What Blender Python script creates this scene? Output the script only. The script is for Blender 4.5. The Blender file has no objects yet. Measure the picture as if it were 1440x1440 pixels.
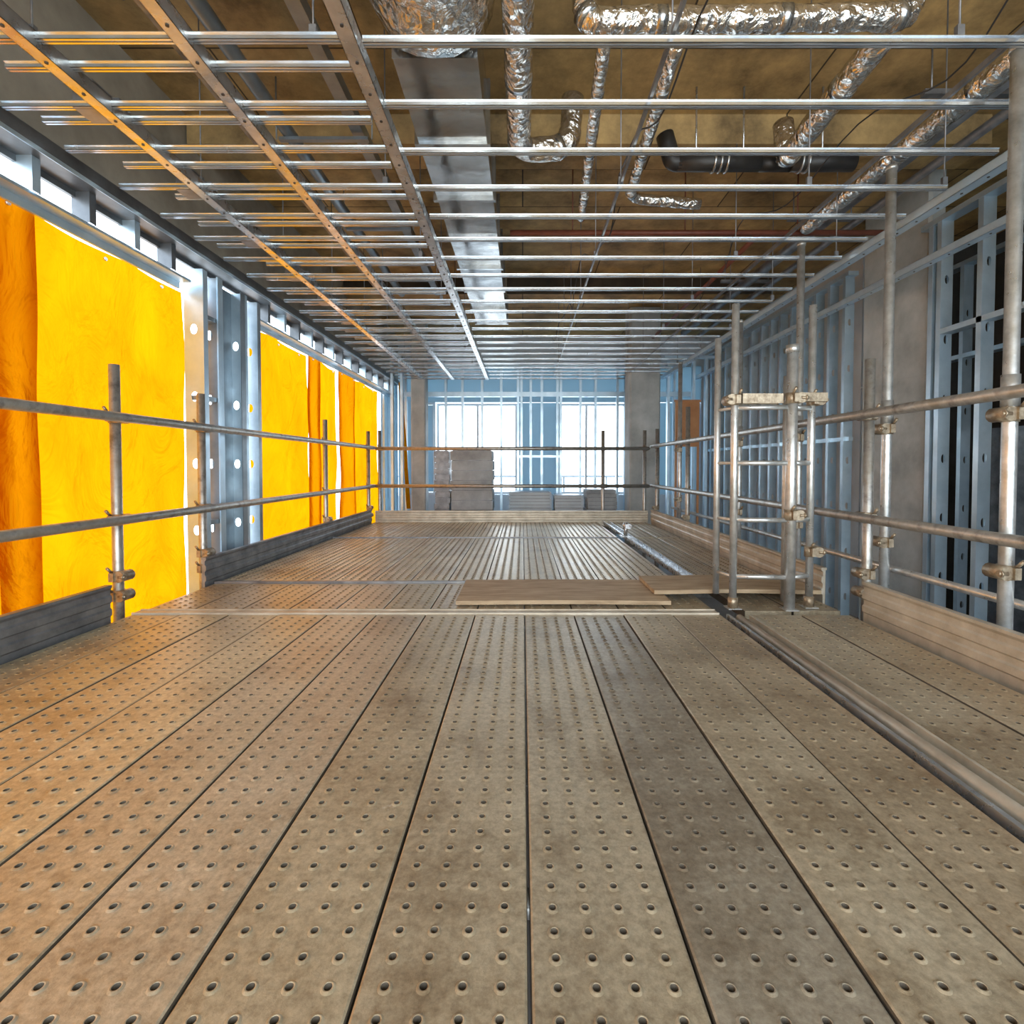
import bpy, math, random
from mathutils import Vector, Matrix
random.seed(7)
S = bpy.context.scene
C = bpy.context.collection
try:
    S.view_settings.view_transform = 'Standard'
    S.view_settings.look = 'None'
    S.view_settings.gamma = 1.03
    S.view_settings.exposure = .08
except Exception as e:
    print(e)

# ---------------------------------------------------------------- materials
def newmat(name):
    m = bpy.data.materials.new(name); m.use_nodes = True
    nt = m.node_tree; nt.nodes.clear()
    out = nt.nodes.new('ShaderNodeOutputMaterial')
    return m, nt, out
def N(nt, t, **kw):
    n = nt.nodes.new(t)
    for k, v in kw.items():
        if k in n.inputs: n.inputs[k].default_value = v
        else: setattr(n, k, v)
    return n
def ramp(nt, pts):
    r = nt.nodes.new('ShaderNodeValToRGB'); e = r.color_ramp.elements
    e[0].position, e[0].color = pts[0][0], (*pts[0][1], 1)
    e[1].position, e[1].color = pts[-1][0], (*pts[-1][1], 1)
    for p, c in pts[1:-1]:
        q = e.new(p); q.color = (*c, 1)
    return r
def surf(name, c1, c2, metallic=0, rough=.5, scale=6, bump=0.0, bscale=40, rough2=None, detail=5, c3=None, stretch=(1,1,1)):
    m, nt, out = newmat(name); L = nt.links.new
    tc = N(nt, 'ShaderNodeNewGeometry')
    mp = N(nt, 'ShaderNodeMapping'); mp.inputs['Scale'].default_value = stretch
    L(tc.outputs['Position'], mp.inputs['Vector'])
    no = N(nt, 'ShaderNodeTexNoise', Scale=scale, Detail=detail, Roughness=.62)
    L(mp.outputs['Vector'], no.inputs['Vector'])
    pts = [(.3, c1), (.7, c2)]
    if c3: pts = [(.28, c1), (.5, c2), (.72, c3)]
    r = ramp(nt, pts); L(no.outputs['Fac'], r.inputs['Fac'])
    p = N(nt, 'ShaderNodeBsdfPrincipled', Metallic=metallic, Roughness=rough)
    L(r.outputs['Color'], p.inputs['Base Color'])
    if rough2 is not None:
        mr = N(nt, 'ShaderNodeMapRange'); mr.inputs['From Min'].default_value=.3; mr.inputs['From Max'].default_value=.7
        mr.inputs['To Min'].default_value = rough; mr.inputs['To Max'].default_value = rough2
        n3 = N(nt, 'ShaderNodeTexNoise', Scale=scale*1.7, Detail=4); L(mp.outputs['Vector'], n3.inputs['Vector'])
        L(n3.outputs['Fac'], mr.inputs['Value']); L(mr.outputs['Result'], p.inputs['Roughness'])
    if bump:
        n2 = N(nt, 'ShaderNodeTexNoise', Scale=bscale, Detail=4); L(mp.outputs['Vector'], n2.inputs['Vector'])
        b = N(nt, 'ShaderNodeBump', Strength=bump, Distance=.01); L(n2.outputs['Fac'], b.inputs['Height'])
        L(b.outputs['Normal'], p.inputs['Normal'])
    L(p.outputs['BSDF'], out.inputs['Surface'])
    return m

galv = surf('galvanised_steel', (.48,.50,.52), (.74,.76,.78), .9, .20, 9, .05, 60, .38)
galv_bar = surf('bright_furring_steel', (.66,.71,.76), (.84,.90,.95), .92, .15, 5, 0, 60, .28)
galv_stud = surf('stud_steel', (.44,.58,.68), (.64,.78,.88), .75, .28, 4, 0, 60, .45)
rail_blue = surf('rail_with_blue_reflection', (.48,.64,.78), (.66,.82,.95), .6, .3, 4, 0, 60, .4)  # blue daylight reflection mixed into the galvanised base colour
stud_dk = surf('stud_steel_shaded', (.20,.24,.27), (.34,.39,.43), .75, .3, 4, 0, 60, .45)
pipe_m = surf('weathered_scaffold_pipe', (.20,.19,.17), (.46,.45,.42), .75, .32, 14, .1, 80, .5, c3=(.34,.31,.25))
pipe_b = surf('clean_scaffold_pipe', (.40,.41,.39), (.70,.71,.70), .75, .26, 16, .1, 80, .45)
toe_dark = surf('toe_board_steel', (.13,.135,.15), (.30,.31,.32), .6, .35, 8, .1, 40, .5)
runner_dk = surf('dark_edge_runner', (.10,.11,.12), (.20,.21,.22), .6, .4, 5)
toe_tan = surf('toe_board_dusty', (.38,.33,.25), (.64,.58,.47), .4, .45, 8, .1, 40)
conc = surf('concrete', (.27,.30,.30), (.48,.52,.52), 0, .85, 3, .2, 30)
board_m = surf('plywood', (.24,.165,.09), (.46,.35,.22), 0, .7, 5, .1, 50, stretch=(1,6,6))
black_m = surf('black_rubber', (.012,.012,.013), (.03,.03,.03), 0, .45, 10)
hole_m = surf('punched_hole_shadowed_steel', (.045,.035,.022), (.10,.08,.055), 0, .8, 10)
red_m = surf('red_oxide_pipe', (.12,.035,.02), (.20,.06,.035), .1, .5, 10)
dark_m = surf('dark_interior', (.025,.024,.022), (.07,.065,.058), 0, .85, 2)
side_m = surf('rough_wall_plaster', (.22,.20,.16), (.46,.42,.34), 0, .85, 2, .2, 20)
floor_m = surf('floor_concrete', (.18,.17,.16), (.32,.31,.29), 0, .8, 2, .1, 20)
gyp_m = surf('gypsum_grey', (.50,.56,.60), (.66,.72,.76), 0, .8, 2)
white_m = surf('window_frame_white', (.45,.48,.5), (.58,.61,.63), .1, .4, 4)
card_m = surf('grey_wrapping', (.26,.29,.31), (.42,.46,.48), 0, .7, 6)
rust_m = surf('rusty_clamp', (.18,.13,.08), (.46,.38,.27), .6, .4, 40, .2, 100)
orange_m = surf('orange_board', (.40,.17,.06), (.52,.25,.10), 0, .6, 5)

def deckmat(name):
    m, nt, out = newmat(name); L = nt.links.new
    g = N(nt, 'ShaderNodeNewGeometry'); oi = N(nt, 'ShaderNodeObjectInfo')
    off = N(nt, 'ShaderNodeVectorMath'); off.operation='ADD'
    cmb = N(nt, 'ShaderNodeCombineXYZ')
    mul = N(nt, 'ShaderNodeMath', operation='MULTIPLY'); mul.inputs[1].default_value = 13.0
    L(oi.outputs['Random'], mul.inputs[0]); L(mul.outputs[0], cmb.inputs['Y']); L(mul.outputs[0], cmb.inputs['Z'])
    L(g.outputs['Position'], off.inputs[0]); L(cmb.outputs[0], off.inputs[1])
    n1 = N(nt, 'ShaderNodeTexNoise', Scale=2.6, Detail=10, Roughness=.74); L(off.outputs[0], n1.inputs['Vector'])
    r1 = ramp(nt, [(.26,(.19,.135,.08)), (.38,(.38,.305,.20)), (.50,(.53,.455,.32)), (.75,(.67,.60,.45))])
    L(n1.outputs['Fac'], r1.inputs['Fac'])
    n2 = N(nt, 'ShaderNodeTexNoise', Scale=60, Detail=8, Roughness=.75); L(off.outputs[0], n2.inputs['Vector'])
    r2 = ramp(nt, [(.32,(.62,.60,.58)), (.62,(1.10,1.10,1.10))]); L(n2.outputs['Fac'], r2.inputs['Fac'])
    mx = N(nt, 'ShaderNodeMix'); mx.data_type='RGBA'; mx.blend_type='MULTIPLY'; mx.inputs[0].default_value=1
    L(r1.outputs['Color'], mx.inputs[6]); L(r2.outputs['Color'], mx.inputs[7])
    m2 = N(nt, 'ShaderNodeMix'); m2.data_type='RGBA'; m2.blend_type='MULTIPLY'; m2.inputs[0].default_value=1
    L(mx.outputs[2], m2.inputs[6]); L(oi.outputs['Color'], m2.inputs[7])
    n3 = N(nt, 'ShaderNodeTexNoise', Scale=5.5, Detail=9, Roughness=.75); L(off.outputs[0], n3.inputs['Vector'])
    r3 = ramp(nt, [(.66,(0,0,0)), (.70,(1,1,1))]); L(n3.outputs['Fac'], r3.inputs['Fac'])
    m3 = N(nt, 'ShaderNodeMix'); m3.data_type='RGBA'
    L(r3.outputs['Color'], m3.inputs[0]); L(m2.outputs[2], m3.inputs[6]); m3.inputs[7].default_value=(.62,.57,.46,1)
    n4 = N(nt, 'ShaderNodeTexNoise', Scale=3.3, Detail=10, Roughness=.8); L(g.outputs['Position'], n4.inputs['Vector'])
    r4 = ramp(nt, [(.61,(0,0,0)), (.71,(.7,.7,.7))]); L(n4.outputs['Fac'], r4.inputs['Fac'])
    m4 = N(nt, 'ShaderNodeMix'); m4.data_type='RGBA'
    L(r4.outputs['Color'], m4.inputs[0]); L(m3.outputs[2], m4.inputs[6]); m4.inputs[7].default_value=(.20,.13,.07,1)
    p = N(nt, 'ShaderNodeBsdfPrincipled', Metallic=.5)
    L(m4.outputs[2], p.inputs['Base Color'])
    mr = N(nt, 'ShaderNodeMapRange'); mr.inputs['From Min'].default_value=.35; mr.inputs['From Max'].default_value=.65
    mr.inputs['To Min'].default_value=.28; mr.inputs['To Max'].default_value=.42
    L(n1.outputs['Fac'], mr.inputs['Value']); L(mr.outputs['Result'], p.inputs['Roughness'])
    b = N(nt, 'ShaderNodeBump', Strength=.35, Distance=.004); L(n2.outputs['Fac'], b.inputs['Height']); L(b.outputs['Normal'], p.inputs['Normal'])
    L(p.outputs['BSDF'], out.inputs['Surface'])
    return m
deck_m = deckmat('dusty_perforated_deck')

def tarpmat(name, c, ct, lo=.74):
    m, nt, out = newmat(name); L = nt.links.new
    g = N(nt, 'ShaderNodeNewGeometry')
    mp = N(nt, 'ShaderNodeMapping'); mp.inputs['Scale'].default_value=(1,1.3,.8); L(g.outputs['Position'], mp.inputs['Vector'])
    n1 = N(nt, 'ShaderNodeTexNoise', Scale=1.6, Detail=6, Roughness=.6); n1.inputs['Distortion'].default_value=.8
    L(mp.outputs['Vector'], n1.inputs['Vector'])
    r = ramp(nt, [(.3,(ct[0]*lo,ct[1]*lo*.9,ct[2]*lo)), (.7,ct)]); L(n1.outputs['Fac'], r.inputs['Fac'])
    d = N(nt, 'ShaderNodeBsdfDiffuse'); d.inputs['Color'].default_value=(*c,1)
    t = N(nt, 'ShaderNodeBsdfTranslucent'); L(r.outputs['Color'], t.inputs['Color'])
    w = N(nt, 'ShaderNodeTexNoise', Scale=2.6, Detail=4); w.inputs['Distortion'].default_value=1.2
    L(mp.outputs['Vector'], w.inputs['Vector'])
    b = N(nt, 'ShaderNodeBump', Strength=1, Distance=.14); L(w.outputs['Fac'], b.inputs['Height'])
    L(b.outputs['Normal'], d.inputs['Normal']); L(b.outputs['Normal'], t.inputs['Normal'])
    ms = N(nt, 'ShaderNodeMixShader'); ms.inputs[0].default_value=.85
    L(d.outputs[0], ms.inputs[1]); L(t.outputs[0], ms.inputs[2])
    L(ms.outputs[0], out.inputs['Surface'])
    return m
tarp_m = tarpmat('yellow_tarpaulin', (.60,.30,.003), (.55,.192,.0006))
tarp_d = tarpmat('yellow_tarpaulin_double', (.45,.20,.004), (.40,.128,.0004), .85)

def filmmat():
    m, nt, out = newmat('translucent_blue_film'); L = nt.links.new
    d = N(nt, 'ShaderNodeBsdfPrincipled', Roughness=.35); d.inputs['Base Color'].default_value=(.5,.62,.70,1)
    t = N(nt, 'ShaderNodeBsdfTranslucent'); t.inputs['Color'].default_value=(.26,.36,.41,1)
    ms = N(nt, 'ShaderNodeMixShader'); ms.inputs[0].default_value=.6
    L(d.outputs[0], ms.inputs[1]); L(t.outputs[0], ms.inputs[2]); L(ms.outputs[0], out.inputs['Surface'])
    return m
blue_m = filmmat()

def foilmat():
    m, nt, out = newmat('foil_insulation'); L = nt.links.new
    g = N(nt, 'ShaderNodeNewGeometry')
    v = N(nt, 'ShaderNodeTexNoise', Scale=13, Detail=3, Roughness=.55); v.inputs['Distortion'].default_value=1.5
    L(g.outputs['Position'], v.inputs['Vector'])
    vo = N(nt, 'ShaderNodeTexVoronoi', Scale=26); vo.feature='F1'
    L(g.outputs['Position'], vo.inputs['Vector'])
    ad = N(nt, 'ShaderNodeMath', operation='ADD'); L(v.outputs['Fac'], ad.inputs[0]); 
    ml = N(nt, 'ShaderNodeMath', operation='MULTIPLY'); ml.inputs[1].default_value=.5; L(vo.outputs['Distance'], ml.inputs[0]); L(ml.outputs[0], ad.inputs[1])
    p = N(nt, 'ShaderNodeBsdfPrincipled', Metallic=.95, Roughness=.13); p.inputs['Base Color'].default_value=(.76,.74,.70,1)
    b = N(nt, 'ShaderNodeBump', Strength=.7, Distance=.035); L(ad.outputs[0], b.inputs['Height']); L(b.outputs['Normal'], p.inputs['Normal'])
    L(p.outputs['BSDF'], out.inputs['Surface'])
    return m
foil_m = foilmat()
duct_m = surf('sheet_metal_duct', (.34,.36,.37), (.58,.60,.62), .92, .12, 4, .4, 5, .26)

def slabmat():
    m, nt, out = newmat('formwork_soffit'); L = nt.links.new
    g = N(nt, 'ShaderNodeNewGeometry')
    br = N(nt, 'ShaderNodeTexBrick', Scale=1.0); br.offset=.5
    br.inputs['Brick Width'].default_value=1.8; br.inputs['Row Height'].default_value=.6; br.inputs['Mortar Size'].default_value=.006
    br.inputs['Color1'].default_value=(.54,.375,.165,1); br.inputs['Color2'].default_value=(.36,.245,.11,1); br.inputs['Mortar'].default_value=(.05,.035,.02,1)
    L(g.outputs['Position'], br.inputs['Vector'])
    n = N(nt, 'ShaderNodeTexNoise', Scale=2.5, Detail=8, Roughness=.7); L(g.outputs['Position'], n.inputs['Vector'])
    r = ramp(nt, [(.34,(.38,.36,.34)), (.66,(1.3,1.25,1.12))]); L(n.outputs['Fac'], r.inputs['Fac'])
    mx = N(nt, 'ShaderNodeMix'); mx.data_type='RGBA'; mx.blend_type='MULTIPLY'; mx.inputs[0].default_value=1
    L(br.outputs['Color'], mx.inputs[6]); L(r.outputs['Color'], mx.inputs[7])
    p = N(nt, 'ShaderNodeBsdfPrincipled', Roughness=.75); L(mx.outputs[2], p.inputs['Base Color'])
    L(p.outputs['BSDF'], out.inputs['Surface'])
    return m
slab_m = slabmat()

# ---------------------------------------------------------------- builder
class B:
    def __init__(s): s.v=[]; s.f=[]; s.m=[]; s.sm=[]
    def quad(s, pts, mi=0, smooth=False):
        n=len(s.v); s.v += [tuple(p) for p in pts]; s.f.append(tuple(range(n,n+len(pts)))); s.m.append(mi); s.sm.append(smooth)
    def box(s, x0,x1,y0,y1,z0,z1, mi=0):
        n=len(s.v)
        s.v += [(x0,y0,z0),(x1,y0,z0),(x1,y1,z0),(x0,y1,z0),(x0,y0,z1),(x1,y0,z1),(x1,y1,z1),(x0,y1,z1)]
        for f in ((0,3,2,1),(4,5,6,7),(0,1,5,4),(1,2,6,5),(2,3,7,6),(3,0,4,7)):
            s.f.append(tuple(n+i for i in f)); s.m.append(mi); s.sm.append(False)
    def cyl(s, p0, p1, r, seg=16, mi=0, cap=True, r1=None):
        p0=Vector(p0); p1=Vector(p1); d=(p1-p0).normalized()
        u=d.cross(Vector((0,0,1)) if abs(d.z)<.9 else Vector((1,0,0))).normalized(); w=d.cross(u)
        r1 = r if r1 is None else r1; n=len(s.v)
        for p,rr in ((p0,r),(p1,r1)):
            for k in range(seg):
                a=2*math.pi*k/seg; s.v.append(tuple(p+u*math.cos(a)*rr+w*math.sin(a)*rr))
        for k in range(seg):
            k2=(k+1)%seg; s.f.append((n+k,n+k2,n+seg+k2,n+seg+k)); s.m.append(mi); s.sm.append(True)
        if cap:
            s.f.append(tuple(n+k for k in range(seg))[::-1]); s.m.append(mi); s.sm.append(False)
            s.f.append(tuple(n+seg+k for k in range(seg))); s.m.append(mi); s.sm.append(False)
    def tube(s, pts, r, seg=16, mi=0, wob=0):
        pts=[Vector(p) for p in pts]; n=len(s.v); prev=None
        for i,p in enumerate(pts):
            d=(pts[min(i+1,len(pts)-1)]-pts[max(i-1,0)]).normalized()
            if prev is None: u=d.cross(Vector((0,0,1)) if abs(d.z)<.9 else Vector((1,0,0))).normalized()
            else: u=(prev-d*prev.dot(d)).normalized()
            prev=u; w=d.cross(u)
            rr0 = r*(1+random.uniform(-wob,wob))
            for k in range(seg):
                a=2*math.pi*k/seg; rr=rr0*(1+random.uniform(-wob,wob)*.5)
                s.v.append(tuple(p+u*math.cos(a)*rr+w*math.sin(a)*rr))
        for i in range(len(pts)-1):
            for k in range(seg):
                k2=(k+1)%seg; a=n+i*seg
                s.f.append((a+k,a+k2,a+seg+k2,a+seg+k)); s.m.append(mi); s.sm.append(True)
        s.f.append(tuple(n+k for k in range(seg))[::-1]); s.m.append(mi); s.sm.append(False)
        a=n+(len(pts)-1)*seg
        s.f.append(tuple(a+k for k in range(seg))); s.m.append(mi); s.sm.append(False)
    def cell(s, o, U, V, W, a, b, rings, seg=16, mi=0, mlast=None):
        o=Vector(o); U=Vector(U); V=Vector(V); W=Vector(W); n=len(s.v); q=seg//4
        per=[]
        for k in range(seg):
            side=k//q; t=(k%q)/q*2-1
            per.append([(1,t),(-t,1),(-1,-t),(t,-1)][side])
        angs=[math.atan2(p[1],p[0]) for p in per]
        for p in per: s.v.append(tuple(o+U*p[0]*a+V*p[1]*b))
        for rx,ry,h in rings:
            for an in angs: s.v.append(tuple(o+U*math.cos(an)*rx+V*math.sin(an)*ry+W*h))
        for i in range(len(rings)):
            for k in range(seg):
                k2=(k+1)%seg; c=n+i*seg
                s.f.append((c+k,c+k2,c+seg+k2,c+seg+k)); s.m.append(mlast if (mlast is not None and i==len(rings)-1) else mi); s.sm.append(i>0)
    def stud(s, x,y,z0,z1, w=.09, fl=.04, along='x', mi=0, hole=True, sgn=1):
        U = Vector((1,0,0)) if along=='x' else Vector((0,1,0))
        P = Vector((0,1,0)) if along=='x' else Vector((1,0,0))
        c = Vector((x,y,0)); Z=Vector((0,0,1)); h=w/2
        z=z0; nxt=z0+.25
        def web(za,zb):
            s.quad([c-U*h+Z*za, c+U*h+Z*za, c+U*h+Z*zb, c-U*h+Z*zb], mi)
        if hole:
            while nxt+.14<z1:
                web(z,nxt)
                s.cell(c+Z*(nxt+.07), U, Z, P, h, .07, [(h*.34,.034,0)], 16, mi)
                z=nxt+.14; nxt=z+.31
        web(z,z1)
        for e in (-1,1):
            q=c+U*h*e; r=q+P*fl*sgn
            s.quad([q+Z*z0, r+Z*z0, r+Z*z1, q+Z*z1], mi)
            l=r-U*e*.01
            s.quad([r+Z*z0, l+Z*z0, l+Z*z1, r+Z*z1], mi)
    def clamp(s, x,y,z, mi=0, side=1, r=.03):
        s.cyl((x,y,z-.028),(x,y,z+.028), r, 12, mi)
        s.box(x-.012,x+.012,y-.05,y-.02,z-.022,z+.022,mi)
        s.cyl((x+side*.028,y-.035,z),(x+side*.065,y-.035,z),.009,8,mi)
        s.cyl((x+side*.05,y-.035,z),(x+side*.058,y-.035,z),.015,6,mi)
        s.cyl((x+side*.03,y-.04,z),(x+side*.03,y+.04,z), .028,12,mi)
        s.cyl((x-side*.01,y-.03,z+.02),(x-side*.01,y-.06,z+.05),.007,8,mi)
    def obj(s, name, mats, parent=None, loc=(0,0,0)):
        me=bpy.data.meshes.new(name); me.from_pydata(s.v,[],s.f); 
        for m in (mats if isinstance(mats,(list,tuple)) else [mats]): me.materials.append(m)
        me.polygons.foreach_set('material_index', s.m); me.polygons.foreach_set('use_smooth', s.sm); me.update()
        o=bpy.data.objects.new(name,me); o.location=loc; C.objects.link(o)
        if parent: o.parent=parent
        return o

# ---------------------------------------------------------------- room shell
FZ=-.9; SZ=3.15; YB=-2.5; YF=9.5
b=B(); b.box(-2.6,5.2,YB,YF+2.2,FZ-.2,FZ); b.obj('floor', floor_m)
b=B(); b.box(-2.6,5.2,YB,YF+.3,SZ,SZ+.2); b.obj('ceiling', slab_m)
b=B(); b.box(-2.29,3.2,3.55,3.85,2.95,SZ-.001); b.obj('concrete_beam', slab_m)
b=B(); b.box(-2.29,3.2,6.6,6.95,2.95,SZ-.001); b.obj('concrete_beam', slab_m)
b=B(); b.box(-2.5,-2.3,YB,YF,2.31,SZ-.001); b.obj('wall_left', side_m)
b=B(); b.box(-2.5,-2.3,YB,YF,FZ,-.30); b.obj('wall_left', side_m)
b=B(); b.box(4.9,5.1,YB,YF,FZ,SZ); b.box(3.3,4.9,-.6,-.5,FZ,SZ); b.box(3.75,4.9,5.55,5.65,FZ,SZ-.001)  # middle box: unseen partition behind the camera, added to block light
b.box(3.65,3.75,5.55,8.9,FZ,SZ-.001,1)
b.obj('wall_right', [dark_m,gyp_m])
b=B()
b.box(-2.3,3.3,YF,YF+.03,1.93,2.6,0)
b.box(-2.3,3.3,YF,YF+.15,2.6,SZ-.001,1)
b.box(-2.3,5.0,YF,YF+.15,FZ,.22,1)
b.box(-.1,.68,YF+.06,YF+.09,.22,1.93,0)
b.box(1.95,3.3,YF+.06,YF+.09,.22,1.93,0)
b.box(3.3,5.0,YF,YF+.15,.22,1.93,1)
b.box(3.3,5.0,YF,YF+.15,1.93,SZ-.001,1)
b.box(-2.3,-2.05,YF,YF+.03,.22,1.93,0)
b.obj('wall_front', [blue_m, gyp_m])
def window(x0,x1,z0,z1,y,muls):
    b=B(); t=.045
    b.box(x0,x1,y,y+.08,z0,z0+t); b.box(x0,x1,y,y+.08,z1-t,z1)
    b.box(x0,x0+t,y,y+.08,z0+t,z1-t); b.box(x1-t,x1,y,y+.08,z0+t,z1-t)
    for m in muls: b.box(m-.02,m+.02,y+.01,y+.07,z0+t,z1-t)
    return b
window(-1.62,-.1,.22,1.93,YF+.16,[-.85]).obj('window_1', white_m)
window(.68,1.95,.22,1.93,YF+.16,[1.2]).obj('window_2', white_m)
b=window(-2.05,-1.62,.22,1.93,YF+.02,[]); b.box(-2.0,-1.67,YF+.05,YF+.055,.27,1.88,1); b.obj('window_3', [galv_stud,blue_m])
b=B(); b.box(-2.335,-2.33,8.45,YF-.01,-.29,2.3)
for y in (8.5,8.8,9.1,9.4): b.box(-2.33,-2.29,y,y+.03,-.29,2.3,1)
b.obj('translucent_sheet_screen', [blue_m,galv_stud])

b=B()
xs=[-2.0,-1.85,-1.68,-1.35,-1.02,-.72,-.35,-.1,.0,.12,.35,.58,.68,.98,1.28,1.62,1.8,2.1,2.35,2.6]
for i,x in enumerate(xs):
    b.stud(x,8.9,FZ+.04,2.5,.075,.04,'y', hole=False, sgn=1 if i%2 else -1)
b.box(-2.05,2.9,8.86,8.94,2.46,2.52); b.box(-2.05,2.9,8.86,8.94,1.95,2.03); b.box(-2.05,2.9,8.86,8.94,FZ,FZ+.04)
b.box(-.1,.7,8.86,8.94,.9,.94)
b.obj('metal_stud_partition', galv_stud)
b=B()
for x in (-2.05,-1.9): b.stud(x,8.0,FZ,2.5,.075,.04,'y',hole=False)
b.box(-2.07,-1.85,7.96,8.04,2.46,2.5)
b.obj('metal_stud_partition', galv_stud)
b=B()
for x in (2.3,2.5,2.7,2.9,3.1): b.stud(x,8.2,FZ,2.5,.075,.04,'y',hole=False)
b.box(2.25,3.15,8.16,8.24,2.46,2.5)
b.obj('metal_stud_partition', galv_stud)

def column(x0,x1,y0,y1,name='concrete_column'):
    b=B(); c=.02
    pr=[(x0+c,y0),(x1-c,y0),(x1,y0+c),(x1,y1-c),(x1-c,y1),(x0+c,y1),(x0,y1-c),(x0,y0+c)]
    for i in range(8):
        p,q=pr[i],pr[(i+1)%8]
        b.quad([(*p,FZ),(*q,FZ),(*q,SZ-.01),(*p,SZ-.01)])
    b.quad([(*p,SZ-.01) for p in pr])
    for z in (.3,1.5,2.4):
        b.box(x0-.003,x1+.003,y0-.003,y1+.003,z,z+.006)
    b.obj(name, conc)
column(1.62,2.08,7.75,8.15)
column(-1.82,-1.58,8.35,8.6)
column(3.26,3.40,4.15,4.95)
b=B()
for k in range(13):
    z=2.1-k*.17; x=-1.97+.010*k; 
    b.v += [(x-.035,8.3+.01*math.sin(k),z),(x+.035,8.28+.015*math.sin(k*1.3),z)]
for k in range(12):
    a=2*k; b.f.append((a,a+1,a+3,a+2)); b.m.append(0); b.sm.append(True)
b.obj('tarpaulin_strip', tarp_m)

# right stud wall
X=3.2
for ys,(ya,yb) in (([1.2,1.65,2.1,2.55,3.0,3.08,3.55,3.9,3.98],(1.0,4.1)),([5.05,5.3,5.55,5.8,6.05,6.3,6.55,6.8,7.1,7.4,7.7,8.0,8.3,8.6],(5.0,8.8))):
    b=B()
    for y in ys: b.stud(X,y,FZ+.04,2.62,.09,.042,'x')
    for z in (FZ,2.6): b.box(X-.05,X+.05,ya,yb,z,z+.04)
    if ya<2:
        b.box(X-.045,X+.045,3.08,3.9,1.75,1.79); b.box(X-.045,X+.045,2.1,3.0,1.95,1.99)
    else: b.box(X-.02,X+.02,5.0,8.8,1.0,1.04)
    b.obj('metal_stud_wall', galv_stud)
b=B()
for y in (2.9,3.3,3.9,4.3,4.75,5.2): b.stud(4.1,y,FZ+.04,2.62,.09,.042,'x')
b.box(4.05,4.15,2.7,5.4,2.6,2.64); b.box(4.05,4.15,2.7,5.4,FZ,FZ+.04); b.box(4.05,4.15,2.7,5.4,1.75,1.79)
b.obj('metal_stud_wall', galv_stud)
b=B(); b.box(4.3,4.8,4.2,4.7,FZ,1.1,0)
for k in range(6): b.box(4.34+k*.07,4.37+k*.07,4.185,4.2,.1,.9,1)
b.obj('electrical_cabinet', [toe_dark, black_m])
b=B(); b.box(2.35,2.72,7.9,7.93,1.05,1.75); b.box(2.33,2.74,7.89,7.9,1.74,1.77)
b.box(2.35,2.38,7.9,7.93,FZ,1.05); b.box(2.69,2.72,7.9,7.93,FZ,1.05)
b.obj('site_notice_board', orange_m)

# left wall framing
TT=1.99
b=B()
b.box(-2.24,-2.10,YB,8.80,2.13,2.20,1)
b.box(-2.26,-2.24,YB,8.80,2.10,2.30,1)
b.box(-2.102,-2.098,YB,8.80,2.12,2.14,0)
b.box(-2.27,-2.18,YB,3.40,1.96,1.975,0); b.box(-2.27,-2.255,YB,3.40,1.92,1.96,0)
b.box(-2.27,-2.18,4.25,8.80,1.96,1.975,0); b.box(-2.27,-2.255,4.25,8.80,1.92,1.96,0)
y=-1.9; k=0
while y<8.8:
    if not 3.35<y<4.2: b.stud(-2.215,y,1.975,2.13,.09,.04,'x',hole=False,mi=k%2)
    y+=.3; k+=1
b.obj('clerestory_framing', [galv_stud,runner_dk])
b=B()
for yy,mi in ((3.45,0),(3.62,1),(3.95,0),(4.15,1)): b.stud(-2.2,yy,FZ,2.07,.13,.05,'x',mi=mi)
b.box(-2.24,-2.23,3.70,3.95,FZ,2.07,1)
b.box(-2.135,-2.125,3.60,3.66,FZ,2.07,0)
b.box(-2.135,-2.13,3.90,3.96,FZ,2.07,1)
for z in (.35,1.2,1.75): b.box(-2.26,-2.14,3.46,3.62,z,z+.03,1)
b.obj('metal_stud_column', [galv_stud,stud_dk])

b=B(); b.box(-3,4,YF+1.9,YF+2.0,FZ,.05); b.box(-3,4,YF+1.86,YF+2.04,.05,.09)
for k in range(8): b.box(-2.9+k*.95,-2.86+k*.95,YF+1.93,YF+1.97,.09,.5)
b.box(-3,4,YF+1.92,YF+1.98,.5,.54)
b.obj('balcony_parapet', card_m)

# ---------------------------------------------------------------- tarps
def tarp(y0,y1,z0,z1,x,mat,ph,amp=.02,name='tarpaulin_sheet'):
    b=B(); ny=max(6,int((y1-y0)*26)); nz=50
    L=(y1-y0)
    for i in range(ny+1):
        for j in range(nz+1):
            t=i/ny; u=j/nz; y=y0+L*t
            sc=.028*abs(math.sin((y+ph)*math.pi/.9))
            z=z0+(z1-sc-z0)*u
            d=amp*(math.sin(y*5.1+ph+.8*math.sin(z*2.1))+.6*math.sin(y*11+z*1.7+ph*2)+.5*math.sin(z*4+y*2+ph))
            d+=amp*.7*math.sin((y*.8+z)*7+ph)*(u*(1-u)*3)
            b.v.append((x+d,y,z))
    for i in range(ny):
        for j in range(nz):
            a=i*(nz+1)+j; b.f.append((a,a+nz+1,a+nz+2,a+1)); b.m.append(0); b.sm.append(True)
    for k in range(int(L/.45)+1):
        y=y0+.05+k*.45
        if y<y1: b.cyl((x+.03,y,z1-.07),(x+.04,y,z1-.07),.010,10,1)
    return b.obj(name,[mat,galv])
tarp(-2.2,2.335,-.28,TT,-2.385,tarp_m,.3,.013)
tarp(2.415,3.60,-.28,TT,-2.385,tarp_m,1.3,.013)
tarp(2.27,2.47,-.28,TT+.01,-2.335,tarp_d,2.1,.008)
tarp(4.46,5.68,-.28,TT,-2.385,tarp_m,4.0,.013)
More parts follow.
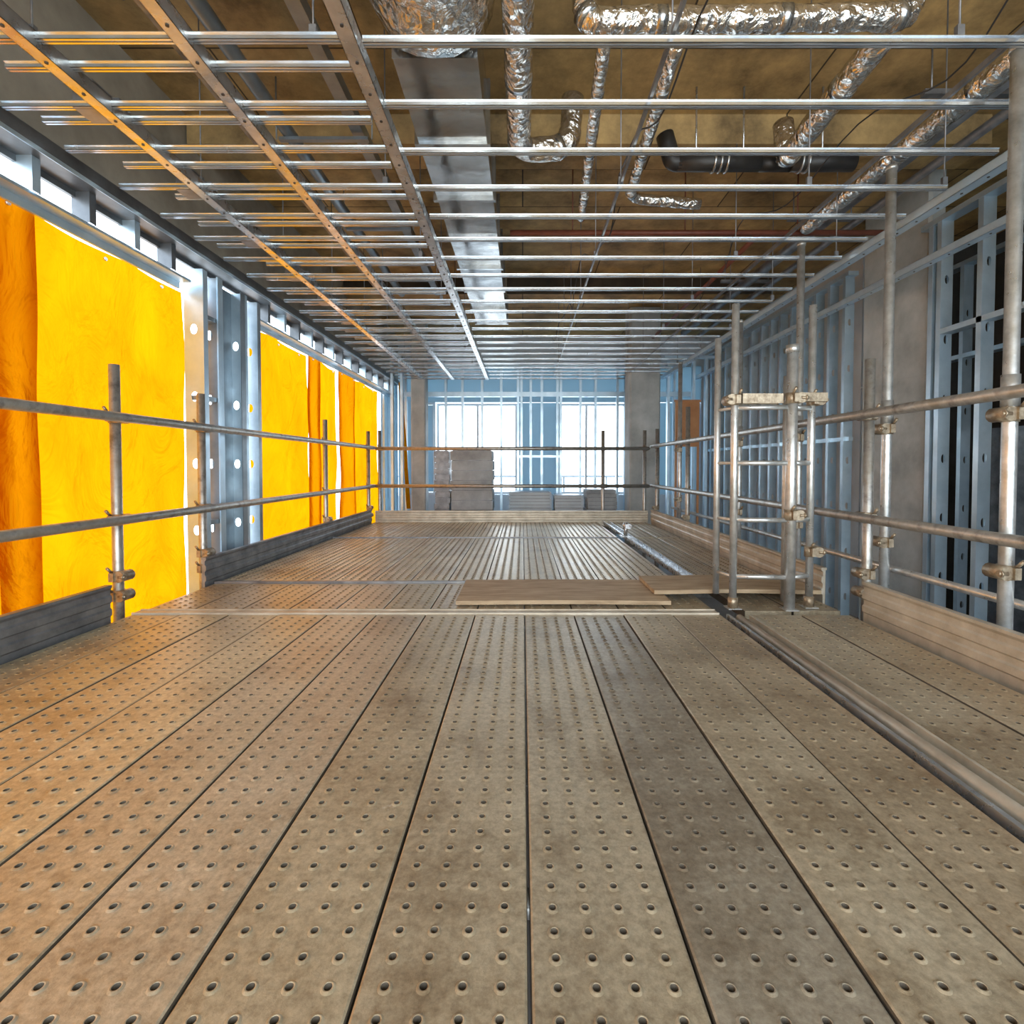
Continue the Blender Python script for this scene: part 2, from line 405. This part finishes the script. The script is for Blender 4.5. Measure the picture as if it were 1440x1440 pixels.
tarp(5.60,5.94,-.28,TT,-2.335,tarp_d,.7,.008)
tarp(5.88,6.59,-.28,TT,-2.385,tarp_m,3.1,.013)
tarp(6.5,7.16,-.28,TT,-2.335,tarp_d,5.0,.010)
tarp(7.10,8.4,-.28,TT,-2.385,tarp_m,2.2,.013)

# ---------------------------------------------------------------- deck planks
def plank_mesh(L, kind, W=.246):
    b=B(); a=.028; p=.0225; rows=int((L-.05)/.045); m0=(L-rows*.045)/2; hw=W/2; e=hw-.112
    if kind=='dot': rings=[(.0112,.0112,0),(.0085,.0085,.0028),(.0060,.0060,.0024),(.0052,.0052,-.016)]
    else: rings=[(.014,.0205,0),(.010,.017,.005),(.006,.0125,.005),(.005,.011,-.02)]
    for r in range(rows):
        y=m0+(r+.5)*.045
        for c in range(4):
            x=(c-1.5)*.056
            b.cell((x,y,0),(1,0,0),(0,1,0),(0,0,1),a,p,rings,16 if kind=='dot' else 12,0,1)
    y0=m0; y1=L-m0
    b.quad([(-.112,0,0),(.112,0,0),(.112,y0,0),(-.112,y0,0)]); b.quad([(-.112,y1,0),(.112,y1,0),(.112,L,0),(-.112,L,0)])
    for s in (-1,1):
        pr=[(.112,0),(hw-.005,.0),(hw-.0015,-.002),(hw,-.006),(hw,-.045),(hw-.02,-.045)]
        for i in range(5):
            (xa,za),(xb,zb)=pr[i],pr[i+1]
            q=[(s*xa,0,za),(s*xb,0,zb),(s*xb,L,zb),(s*xa,L,za)]
            b.quad(q if s>0 else q[::-1], 1 if i>=2 else 0)
    b.box(-hw+.002,hw-.002,0,.003,-.045,-.001); b.box(-hw+.002,hw-.002,L-.003,L,-.045,-.001)
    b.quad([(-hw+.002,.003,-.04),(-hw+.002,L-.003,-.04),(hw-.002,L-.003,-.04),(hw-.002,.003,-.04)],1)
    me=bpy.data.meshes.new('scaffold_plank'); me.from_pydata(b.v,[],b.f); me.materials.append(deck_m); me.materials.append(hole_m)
    me.polygons.foreach_set('material_index', b.m); me.polygons.foreach_set('use_smooth', b.sm); me.update()
    return me
cache={}
def plank(x,y0,L,kind,col,dz=0):
    k=(L,kind)
    if k not in cache: cache[k]=plank_mesh(L,kind)
    o=bpy.data.objects.new('scaffold_plank',cache[k]); o.location=(x,y0,dz); o.color=(*col,1); C.objects.link(o); return o
def tint(i):
    g=random.uniform(.93,1.05); return (g,g*random.uniform(.98,1.0),g*random.uniform(.94,1.0))
xsL=[.01+.25*k+.125 for k in range(-8,4)]
for i,x in enumerate(xsL):
    c=tint(i)
    if i<4: c=(c[0]*1.06,c[1]*1.08,c[2]*1.0)  # left planks tinted brighter and yellower, tarp glow put into their colour
    if i==9: c=(.72,.74,.79)
    if i==8: c=(.94,.94,.93)
    if i==11: c=(.88,.83,.78)
    plank(x,-.42,3.0,'dot',c,random.uniform(-.002,.002))
    plank(x,2.66,.62,'dot',tint(i),-.004)
    g=random.uniform(1.0,1.15)
    plank(x,3.34,2.0,'rib',(g*1.12,g*1.11,g*1.1),-.002); g=random.uniform(1.0,1.15)
    plank(x,5.40,1.44,'rib',(g*1.14,g*1.16,g*1.2),-.002)  # far planks' tint raised, window reflection painted into their colour
for j,x in enumerate((1.285,1.54)):
    plank(x,-.42,3.0,'dot',(.98,.97,.96),-.003); plank(x,2.66,.62,'dot',(.8,.78,.76),-.003)
    plank(x,3.34,2.0,'rib',(1.0,.97,.94),-.002); plank(x,5.40,1.44,'rib',(1.0,1.0,1.0),-.002)

b=B()
for y in (-.45,.95,2.62,3.3,5.37,6.87):
    b.cyl((-2.0,y,-.075),(1.72,y,-.075),.024)
for y in (-.2,2.62,3.3,5.37,6.87):
    for x in (-1.2,0,1.1):
        b.cyl((x,y+.05,FZ+.006),(x,y+.05,-.07),.024); b.box(x-.07,x+.07,y-.02,y+.12,FZ,FZ+.006)
b.obj('scaffold_substructure', pipe_m)
b=B()
b.box(-1.99,1.0,2.585,2.655,-.02,.004); b.box(-1.99,1.0,2.585,2.592,.004,.008); b.box(-1.99,1.0,2.648,2.655,.004,.008)
b.obj('deck_joint_strip', toe_tan)
b=B(); b.box(-1.99,1.0,3.285,3.335,-.02,.004); b.box(-1.99,1.0,3.285,3.292,.004,.010)
b.obj('deck_joint_strip', toe_dark)
b=B(); b.box(-1.99,1.0,5.345,5.395,-.02,.004); b.box(-1.99,1.0,5.345,5.352,.004,.010)
b.obj('deck_joint_strip', toe_dark)

b=B()
b.cyl((1.088,-.4,-.008),(1.088,2.55,-.008),.019,20); b.box(1.03,1.145,-.4,2.55,-.05,-.03)
b.box(1.022,1.036,-.4,2.55,-.05,.012,1); b.box(1.138,1.148,-.4,2.55,-.05,.006,0)
b.obj('scaffold_ledger_tube', [toe_tan,galv])
b=B()
b.box(1.05,1.13,3.36,6.7,.0,.008); b.box(1.05,1.056,3.36,6.7,.008,.035); b.box(1.124,1.13,3.36,6.7,.008,.035)
b.cyl((1.09,5.4,.008),(1.09,5.4,.16),.02); b.clamp(1.09,5.4,.12); b.box(1.03,1.15,5.33,5.47,.008,.02)
b.obj('steel_channel', galv)

def bowed(b,x0,x1,y0,y1,z,t,mi,bow=.01,n=12):
    for k in range(n):
        xa=x0+(x1-x0)*k/n; xb=x0+(x1-x0)*(k+1)/n
        za=z+bow*(1-math.cos(k/n*2*math.pi))/2; zb=z+bow*(1-math.cos((k+1)/n*2*math.pi))/2
        b.quad([(xa,y0,za+t),(xb,y0,zb+t),(xb,y1,zb+t),(xa,y1,za+t)],mi)
        b.quad([(xa,y0,za),(xb,y0,zb),(xb,y0,zb+t),(xa,y0,za+t)],mi)
        b.quad([(xa,y1,za+t),(xb,y1,zb+t),(xb,y1,zb),(xa,y1,za)],mi)
        b.quad([(xa,y0,za),(xa,y1,za),(xb,y1,zb),(xb,y0,zb)],mi)
    b.quad([(x0,y0,z),(x0,y0,z+t),(x0,y1,z+t),(x0,y1,z)],mi); b.quad([(x1,y0,z),(x1,y1,z),(x1,y1,z+t),(x1,y0,z+t)],mi)
b=B(); bowed(b,-.36,.80,2.74,3.25,.006,.022,0,.004); b.obj('plywood_board', board_m)
b=B(); bowed(b,.74,1.68,2.86,3.24,.034,.022,0,.006); b.obj('plywood_board', board_m)

# ---------------------------------------------------------------- toe boards
def toe(p0,p1,name,mat,h=.175):
    p0=Vector(p0); p1=Vector(p1); d=(p1-p0).normalized(); n=Vector((-d.y,d.x,0)); Z=Vector((0,0,1))
    pr=[(.0,-.05),(0,.02),(.008,.028),(.008,.055),(0,.063),(0,.085),(.008,.093),(.008,.12),(0,.128),(0,.15),(.01,h-.012),(.01,h),(-.022,h),(-.022,h-.014),(-.014,h-.014),(-.014,-.05),(0,-.05)]
    b=B()
    for i in range(len(pr)-1):
        (a,z),(c,w)=pr[i],pr[i+1]
        b.quad([p0+n*a+Z*z,p1+n*a+Z*z,p1+n*c+Z*w,p0+n*c+Z*w])
    for p in (p0,p1): b.quad([p+n*a+Z*z for a,z in pr[:-1]])
    b.obj(name,mat)
toe((-2.01,2.48,.0),(-2.01,-1.2,.0),'scaffold_toe_board',toe_dark)
toe((-2.01,6.8,.0),(-2.01,3.22,.0),'scaffold_toe_board',toe_dark)
toe((1.71,-1.2,.0),(1.71,2.55,.0),'scaffold_toe_board',toe_tan)
toe((1.71,2.9,.0),(1.71,6.8,.0),'scaffold_toe_board',toe_tan)
toe((1.69,6.90,.0),(-1.99,6.90,.0),'scaffold_toe_board',toe_tan,.15)

# ---------------------------------------------------------------- guard rails
R=.0243
def rail_y(x,ys,y0,y1,side,tops,name,zs=(1.0,.48)):
    b=B()
    for y,t in zip(ys,tops):
        b.cyl((x,y,FZ+.006),(x,y,t),R,16,0); b.box(x-.07,x+.07,y-.07,y+.07,FZ,FZ+.006)
        for z in zs: b.clamp(x,y,z,1,side)
        b.clamp(x,y,.09,1,side); b.clamp(x,y,.19,1,side)
    for z in zs: b.cyl((x+side*.05,y0,z),(x+side*.05,y1,z),R,16,0)
    b.obj(name,[pipe_m,rust_m])
rail_y(-2.08,(-.3,2.62,3.32,5.4,6.9),-1.2,7.0,1,(1.25,1.27,1.22,1.24,1.22),'scaffold_guard_rail')
rail_y(1.81,(-.3,2.68,5.62,6.9),-1.2,7.0,-1,(1.25,1.31,1.4,1.25),'scaffold_guard_rail',(1.02,.485))
b=B()
for x in (-1.96,1.1,1.67):
    t=1.24
    b.cyl((x,7.02,FZ),(x,7.02,t),R,16,0)
    for z in (.99,.48): b.clamp(x,7.02,z,1)
for z in (.99,.48): b.cyl((-2.0,6.97,z),(1.72,6.97,z),R,16,0)
b.obj('scaffold_guard_rail',[pipe_m,rust_m])

for (x,y,t) in ((1.85,1.95,2.32),(1.93,2.72,2.32),(1.91,3.55,2.28),(1.90,4.5,2.02),(1.90,6.2,2.0)):
    b=B(); b.cyl((x,y,FZ+.006),(x,y,t),R,20,0); b.box(x-.075,x+.075,y-.075,y+.075,FZ,FZ+.006)
    b.cyl((x,y,t-.02),(x,y,t+.0),R*1.15,20,0)
    for z in (.95,.35): b.clamp(x,y,z,1,-1)
    b.cyl((x,y,.98),(x,y,1.1),R*1.2,20,0)
    b.obj('scaffold_standard',[pipe_b,rust_m])
b=B()
b.cyl((1.99,.8,.20),(1.99,6.8,.20),R*.8,12)
b.obj('scaffold_ledger', pipe_b)

# ---------------------------------------------------------------- access ladder gate
b=B(); y=2.70
b.cyl((1.115,y,.0),(1.115,y,1.60),.019,16,0); b.cyl((1.53,y+.02,0),(1.53,y+.02,1.60),.019,16,0)
b.cyl((1.40,y-.03,.0),(1.40,y-.03,1.37),.027,20,0); b.cyl((1.40,y-.03,1.34),(1.40,y-.03,1.38),.033,20,0)
b.cyl((1.46,y+.14,0),(1.46,y+.14,1.25),.019,16,0); b.cyl((1.07,y+.12,0.05),(1.07,y+.12,1.45),.017,16,0)
for z in (.17,.47,.77,1.06):
    b.cyl((1.115,y,z),(1.40,y-.03,z),.013,12,0); b.cyl((1.40,y-.03,z),(1.53,y+.02,z),.013,12,0)
    b.cyl((1.115,y,z),(1.07,y+.12,z),.010,12,0); b.cyl((1.53,y+.02,z),(1.46,y+.14,z),.010,12,0)
for x,yy in ((1.115,y),(1.53,y+.02),(1.40,y-.03)):
    b.box(x-.035,x+.035,yy-.035,yy+.035,0.0,.006,0); b.cyl((x,yy,.006),(x,yy,.06),.026,12,1)
b.box(1.14,1.35,y-.04,y-.035,1.08,1.13,1); b.box(1.14,1.35,y+.015,y+.02,1.08,1.13,1)
b.box(1.14,1.15,y-.035,y+.015,1.08,1.13,1)
b.box(1.44,1.58,y-.04,y+.01,1.09,1.135,1)
b.clamp(1.40,y-.03,1.105,1,1,.034); b.clamp(1.115,y,1.10,1,-1,.026); b.clamp(1.40,y-.03,.5,1,1,.034)
b.clamp(1.53,y+.02,1.10,1,1,.026); b.clamp(1.53,y+.02,.3,1,1,.026)
b.obj('scaffold_access_ladder',[pipe_b,rust_m])

# ---------------------------------------------------------------- suspended ceiling grid
CZ=2.165
def mbar(b,x0,x1,y,z,mi=0):
    w=.0125
    b.box(x0,x1,y-w,y+w,z,z+.0015,mi); b.box(x0,x1,y-w,y-w+.0015,z,z+.019,mi); b.box(x0,x1,y+w-.0015,y+w,z,z+.019,mi)
    b.box(x0,x1,y-w-.006,y-w,z+.0175,z+.019,mi); b.box(x0,x1,y+w,y+w+.006,z+.0175,z+.019,mi)
    b.box(x0,x1,y-.002,y+.002,z-.0012,z-.0002,1)
b=B(); ys=[1.75+.3*k for k in range(-5,23)]
for y in ys:
    mbar(b,-.53+random.uniform(-.015,.005),2.16+random.uniform(-.02,.03),y,CZ+random.uniform(-.004,.004))
b.obj('ceiling_furring_grid', [galv_bar,runner_dk])
b=B()
for y in ys:
    x1=-.60
    mbar(b,-2.05,x1,y+.0+random.uniform(-.01,.01),CZ+random.uniform(-.003,.003))
    mbar(b,-2.09+random.uniform(0,.3),x1-random.uniform(0,.05),y+.12+random.uniform(-.01,.01),CZ+.012)
b.obj('ceiling_furring_grid', [galv_bar,runner_dk])
def chan(b,x,y0,y1,z,w=.045,h=.045,mi=0):
    b.box(x-w/2,x+w/2,y0,y1,z,z+.002,mi); b.box(x-w/2,x-w/2+.002,y0,y1,z,z+h,mi); b.box(x+w/2-.002,x+w/2,y0,y1,z,z+h,mi)
    b.box(x-w/2,x-w/2+.012,y0,y1,z+h-.002,z+h,mi); b.box(x+w/2-.012,x+w/2,y0,y1,z+h-.002,z+h,mi)
    y=y0+.1
    while y<y1:
        b.cyl((x,y,z-.003),(x,y,z),.006,8,mi+1 if mi==0 else mi); y+=.15
for x,w in ((-.57,.055),(-1.12,.05),(-1.64,.05)):
    b=B(); chan(b,x,-1,8.3,CZ-.022,w,.055); b.obj('ceiling_carrying_channel',[galv,black_m])
for x,w in ((2.24,.06),(2.8,.06)):
    b=B(); chan(b,x,.3,8.3,CZ-.02,w,.05); b.obj('ceiling_carrying_channel',[rail_blue,black_m])
b=B()
for x in (-1.72,-1.2): 
    b.box(x-.02,x+.02,-1,8.3,CZ+.05,CZ+.10)
for k in range(14):
    y=.3+.6*k
    b.box(-1.75,-1.60,y-.03,y+.03,CZ+.034,CZ+.05); b.box(-1.77,-1.69,y-.05,y+.05,CZ+.0,CZ+.11)
b.obj('ceiling_carrying_channel', toe_dark)
b=B()
for x in (.5,1.66): b.box(x-.006,x+.006,-.5,8.3,CZ+.022,CZ+.044)
b.obj('ceiling_carrying_channel', toe_dark)
for x in (-1.64,-.70,.5,1.46,2.15):
    b=B()
    for k in range(8):
        y=.85+.9*k; b.cyl((x,y,CZ+.03),(x,y,SZ-.001 if not (3.5<y<3.9 or 6.5<y<7) else 2.95),.0035,6); b.box(x-.012,x+.012,y-.008,y+.008,CZ+.02,CZ+.06)
    b.obj('hanger_rods', toe_dark)
b=B(); pts=[]
for k in range(60):
    t=k/59; pts.append((.62-.25*t+.03*math.sin(t*19),1.2+5.2*t,CZ+.12+.07*math.sin(t*26)+.03*math.sin(t*61)))
b.tube(pts,.004,6); b.obj('loose_cable', black_m)
b=B(); pts=[]
for k in range(40):
    t=k/39; pts.append((1.7+.1*math.sin(t*9),1.6+4*t,CZ+.3+.08*math.cos(t*23)))
b.tube(pts,.004,6); b.obj('loose_cable', black_m)
b=B(); pts=[(-1.9+1.1*t/20, 1.6+.1*math.sin(t*.7), CZ+.35-.25*math.sin(t/20*math.pi)) for t in range(21)]
b.tube(pts,.005,6)
b.obj('loose_cable', black_m)

# ---------------------------------------------------------------- services
def path(*ps,n=14,r=.12):
    ps=[Vector(p) for p in ps]; out=[ps[0]]
    for i in range(1,len(ps)-1):
        a=(ps[i-1]-ps[i]).normalized(); c=(ps[i+1]-ps[i]).normalized()
        A=ps[i]+a*r; D=ps[i]+c*r
        for k in range(9):
            t=k/8; out.append((1-t)**2*A+2*t*(1-t)*ps[i]+t*t*D)
    out.append(ps[-1]); res=[out[0]]
    for i in range(len(out)-1):
        L=(out[i+1]-out[i]).length; m=max(1,int(L/.05))
        for k in range(1,m+1): res.append(out[i].lerp(out[i+1],k/m))
    return res
def svc(name,pts,r,mat=foil_m,wob=.05,rr=.12):
    b=B(); b.tube(path(*pts,r=rr),r,20,0,wob)
    L=path(*pts,r=rr)
    for i in range(6,len(L)-6,10):
        d=(L[i+1]-L[i]).normalized(); b.cyl(L[i]-d*.022,L[i]+d*.022,r*1.05,20,1)
    b.obj(name,[mat,duct_m])
svc('flexible_duct',[(-.38,.2,2.79),(-.38,2.28,2.79)],.27,wob=.05)
b=B()
x0,x1=-.58,-.20
y=2.32; k=0
while y<6.1:
    dz=(.012,-.006,.018,.0)[k%4]; dy=(.0,.014,.004,.018)[k%4]
    z0a,z0b=2.56+dz,2.56+dy
    b.quad([(x0,y,z0a),(x1,y,z0a),(x1,y+.57,z0b),(x0,y+.57,z0b)]); b.quad([(x0,y,2.88),(x0,y+.57,2.88),(x1,y+.57,2.88),(x1,y,2.88)])
    b.quad([(x0,y,z0a),(x0,y+.57,z0b),(x0,y+.57,2.88),(x0,y,2.88)]); b.quad([(x1,y,z0a),(x1,y,2.88),(x1,y+.57,2.88),(x1,y+.57,z0b)])
    b.box(x0-.02,x1+.02,y+.57,y+.60,2.54,2.90); y+=.6; k+=1
b.box(x0,x1,2.315,2.32,2.56,2.88)
b.obj('rectangular_duct', duct_m)
svc('insulated_pipe',[(-.02,.2,2.63),(-.02,3.10,2.63),(.28,3.12,2.66),(.30,3.12,2.95)],.066)
svc('insulated_pipe',[(.26,2.2,2.85),(.26,2.2,2.62),(1.62,2.2,2.64),(1.66,2.2,2.85)],.050,wob=.10,rr=.06)
svc('insulated_pipe',[(.36,2.3,2.62),(.44,3.9,2.62)],.032)
svc('insulated_pipe',[(.68,2.3,2.62),(.74,3.62,2.62),(1.25,3.66,2.60)],.036)
svc('insulated_pipe',[(1.6,2.30,2.66),(1.6,3.15,2.62),(1.6,3.2,2.85)],.062,rr=.03)
svc('insulated_pipe',[(2.32,.8,2.64),(2.24,4.1,2.64)],.06,wob=.08)
b=B(); b.cyl((.98,3.3,2.68),(1.5,3.3,2.68),.055,20,0); b.cyl((1.7,3.3,2.68),(2.1,3.3,2.68),.055,20,0)
b.cyl((1.5,3.32,2.68),(1.7,3.32,2.68),.045,20,0)
b.tube(path((1.0,3.3,2.68),(.95,3.3,2.68),(.9,3.3,2.85),r=.03),.055,16,0)
for x in (1.2,1.24,1.28,1.75,1.79): b.cyl((x,3.3,2.68),(x+.012,3.3,2.68),.064,20,1)
for x in (1.1,1.4,1.9): b.cyl((x,3.3,2.68),(x,3.3,SZ-.001),.006,8,1)
b.obj('drain_pipe',[black_m,galv])
b=B(); b.cyl((-.1,4.15,2.62),(3.0,4.15,2.62),.022,12); b.cyl((1.9,4.15,2.62),(1.9,7.5,2.62),.022,12)
for x in (.4,1.3,2.2): b.cyl((x,4.15,2.62),(x,4.15,SZ-.001),.005,6)
b.obj('sprinkler_pipe', red_m)
b=B(); b.cyl((2.6,.8,2.82),(2.5,8,2.82),.05,16); b.cyl((2.75,.8,2.75),(2.7,8,2.75),.03,16)
for y in (1.5,3,4.5,6): b.box(2.3,2.9,y-.02,y+.02,2.88,2.91); b.cyl((2.35,y,2.89),(2.35,y,SZ-.001),.005,6); b.cyl((2.85,y,2.89),(2.85,y,SZ-.001),.005,6)
b.obj('service_pipe_rack', toe_dark)
b=B()
b.box(-1.05,-.98,.5,6.2,2.80,2.87); b.cyl((-1.45,.5,2.82),(-1.45,6.2,2.82),.04,12)
for y in (1,2.2,3.2,4.4,5.6): b.box(-1.5,-.95,y,y+.03,2.76,2.78); b.cyl((-1.52,y+.015,2.77),(-1.52,y+.015,SZ-.001),.005,6); b.cyl((-.93,y+.015,2.77),(-.93,y+.015,SZ-.001),.005,6)
b.obj('cable_tray', stud_dk)

# ---------------------------------------------------------------- stacked materials at the far end
def stack(x0,x1,y0,y1,z1,name,mat,t=.06):
    b=B(); z=FZ
    for x in (x0+.05,(x0+x1)/2-.04,x1-.13): b.box(x,x+.08,y0,y1,z,z+.09,1)
    z+=.09
    while z<z1-.01:
        dx=random.uniform(-.012,.012); b.box(x0+dx,x1+dx,y0+random.uniform(-.01,.01),y1,z,z+t-.008,0)
        b.box(x0+.02,x1-.02,y0+.02,y1-.02,z+t-.008,z+t,1); z+=t
    b.obj(name,[mat,toe_dark])
stack(-1.08,-.46,7.7,8.25,.93,'stacked_board_pack',card_m,.15)
stack(-1.36,-1.13,7.9,8.3,.93,'stacked_board_pack',toe_dark,.09)
stack(-.22,.45,8.1,8.6,.32,'stacked_board_pack',gyp_m,.05)
stack(.50,.95,8.1,8.6,.26,'stacked_board_pack',gyp_m,.05)
stack(1.0,1.45,7.9,8.4,.36,'stacked_board_pack',card_m,.06)

# ---------------------------------------------------------------- world, lights, camera
w=bpy.data.worlds.new('World'); S.world=w; w.use_nodes=True; nt=w.node_tree; nt.nodes.clear()
out=nt.nodes.new('ShaderNodeOutputWorld'); bg=nt.nodes.new('ShaderNodeBackground')
tc=nt.nodes.new('ShaderNodeTexCoord'); sp=nt.nodes.new('ShaderNodeSeparateXYZ'); nt.links.new(tc.outputs['Generated'],sp.inputs[0])
mr=nt.nodes.new('ShaderNodeMapRange'); mr.inputs['From Min'].default_value=-.3; mr.inputs['From Max'].default_value=.5; nt.links.new(sp.outputs['Z'],mr.inputs['Value'])
r=ramp(nt,[(0,(.58,.66,.72)),(.37,(.76,.85,.92)),(.40,(.92,1,1.06)),(1,(.72,.9,1.12))]); nt.links.new(mr.outputs['Result'],r.inputs['Fac'])
nt.links.new(r.outputs['Color'],bg.inputs['Color']); bg.inputs['Strength'].default_value=5.3
nt.links.new(bg.outputs[0],out.inputs['Surface'])
def area(name,loc,rot,sx,sy,e,col):
    l=bpy.data.lights.new(name,'AREA'); l.shape='RECTANGLE'; l.size=sx; l.size_y=sy; l.energy=e; l.color=col
    o=bpy.data.objects.new(name,l); o.location=loc; o.rotation_euler=[math.radians(a) for a in rot]; C.objects.link(o)
area('added_fill_light',(.2,-1.8,1.7),(80,0,0),2.4,.8,24,(1,.95,.84))  # added fill behind the camera, not an actual site lamp
area('added_fill_light',(.3,-1.0,.5),(150,0,0),2.2,.8,28,(1,.85,.56))  # second added fill, aimed upward to brighten the ceiling from out of view

cam=bpy.data.cameras.new('Camera'); co=bpy.data.objects.new('Camera',cam); C.objects.link(co)
cam.sensor_width=36; cam.lens=18; cam.clip_start=.02
co.location=(0,0,.755); co.rotation_euler=(math.radians(90-1.5),0,0)
cam.shift_x=-15/1440; cam.shift_y=-46/1440
S.camera=co
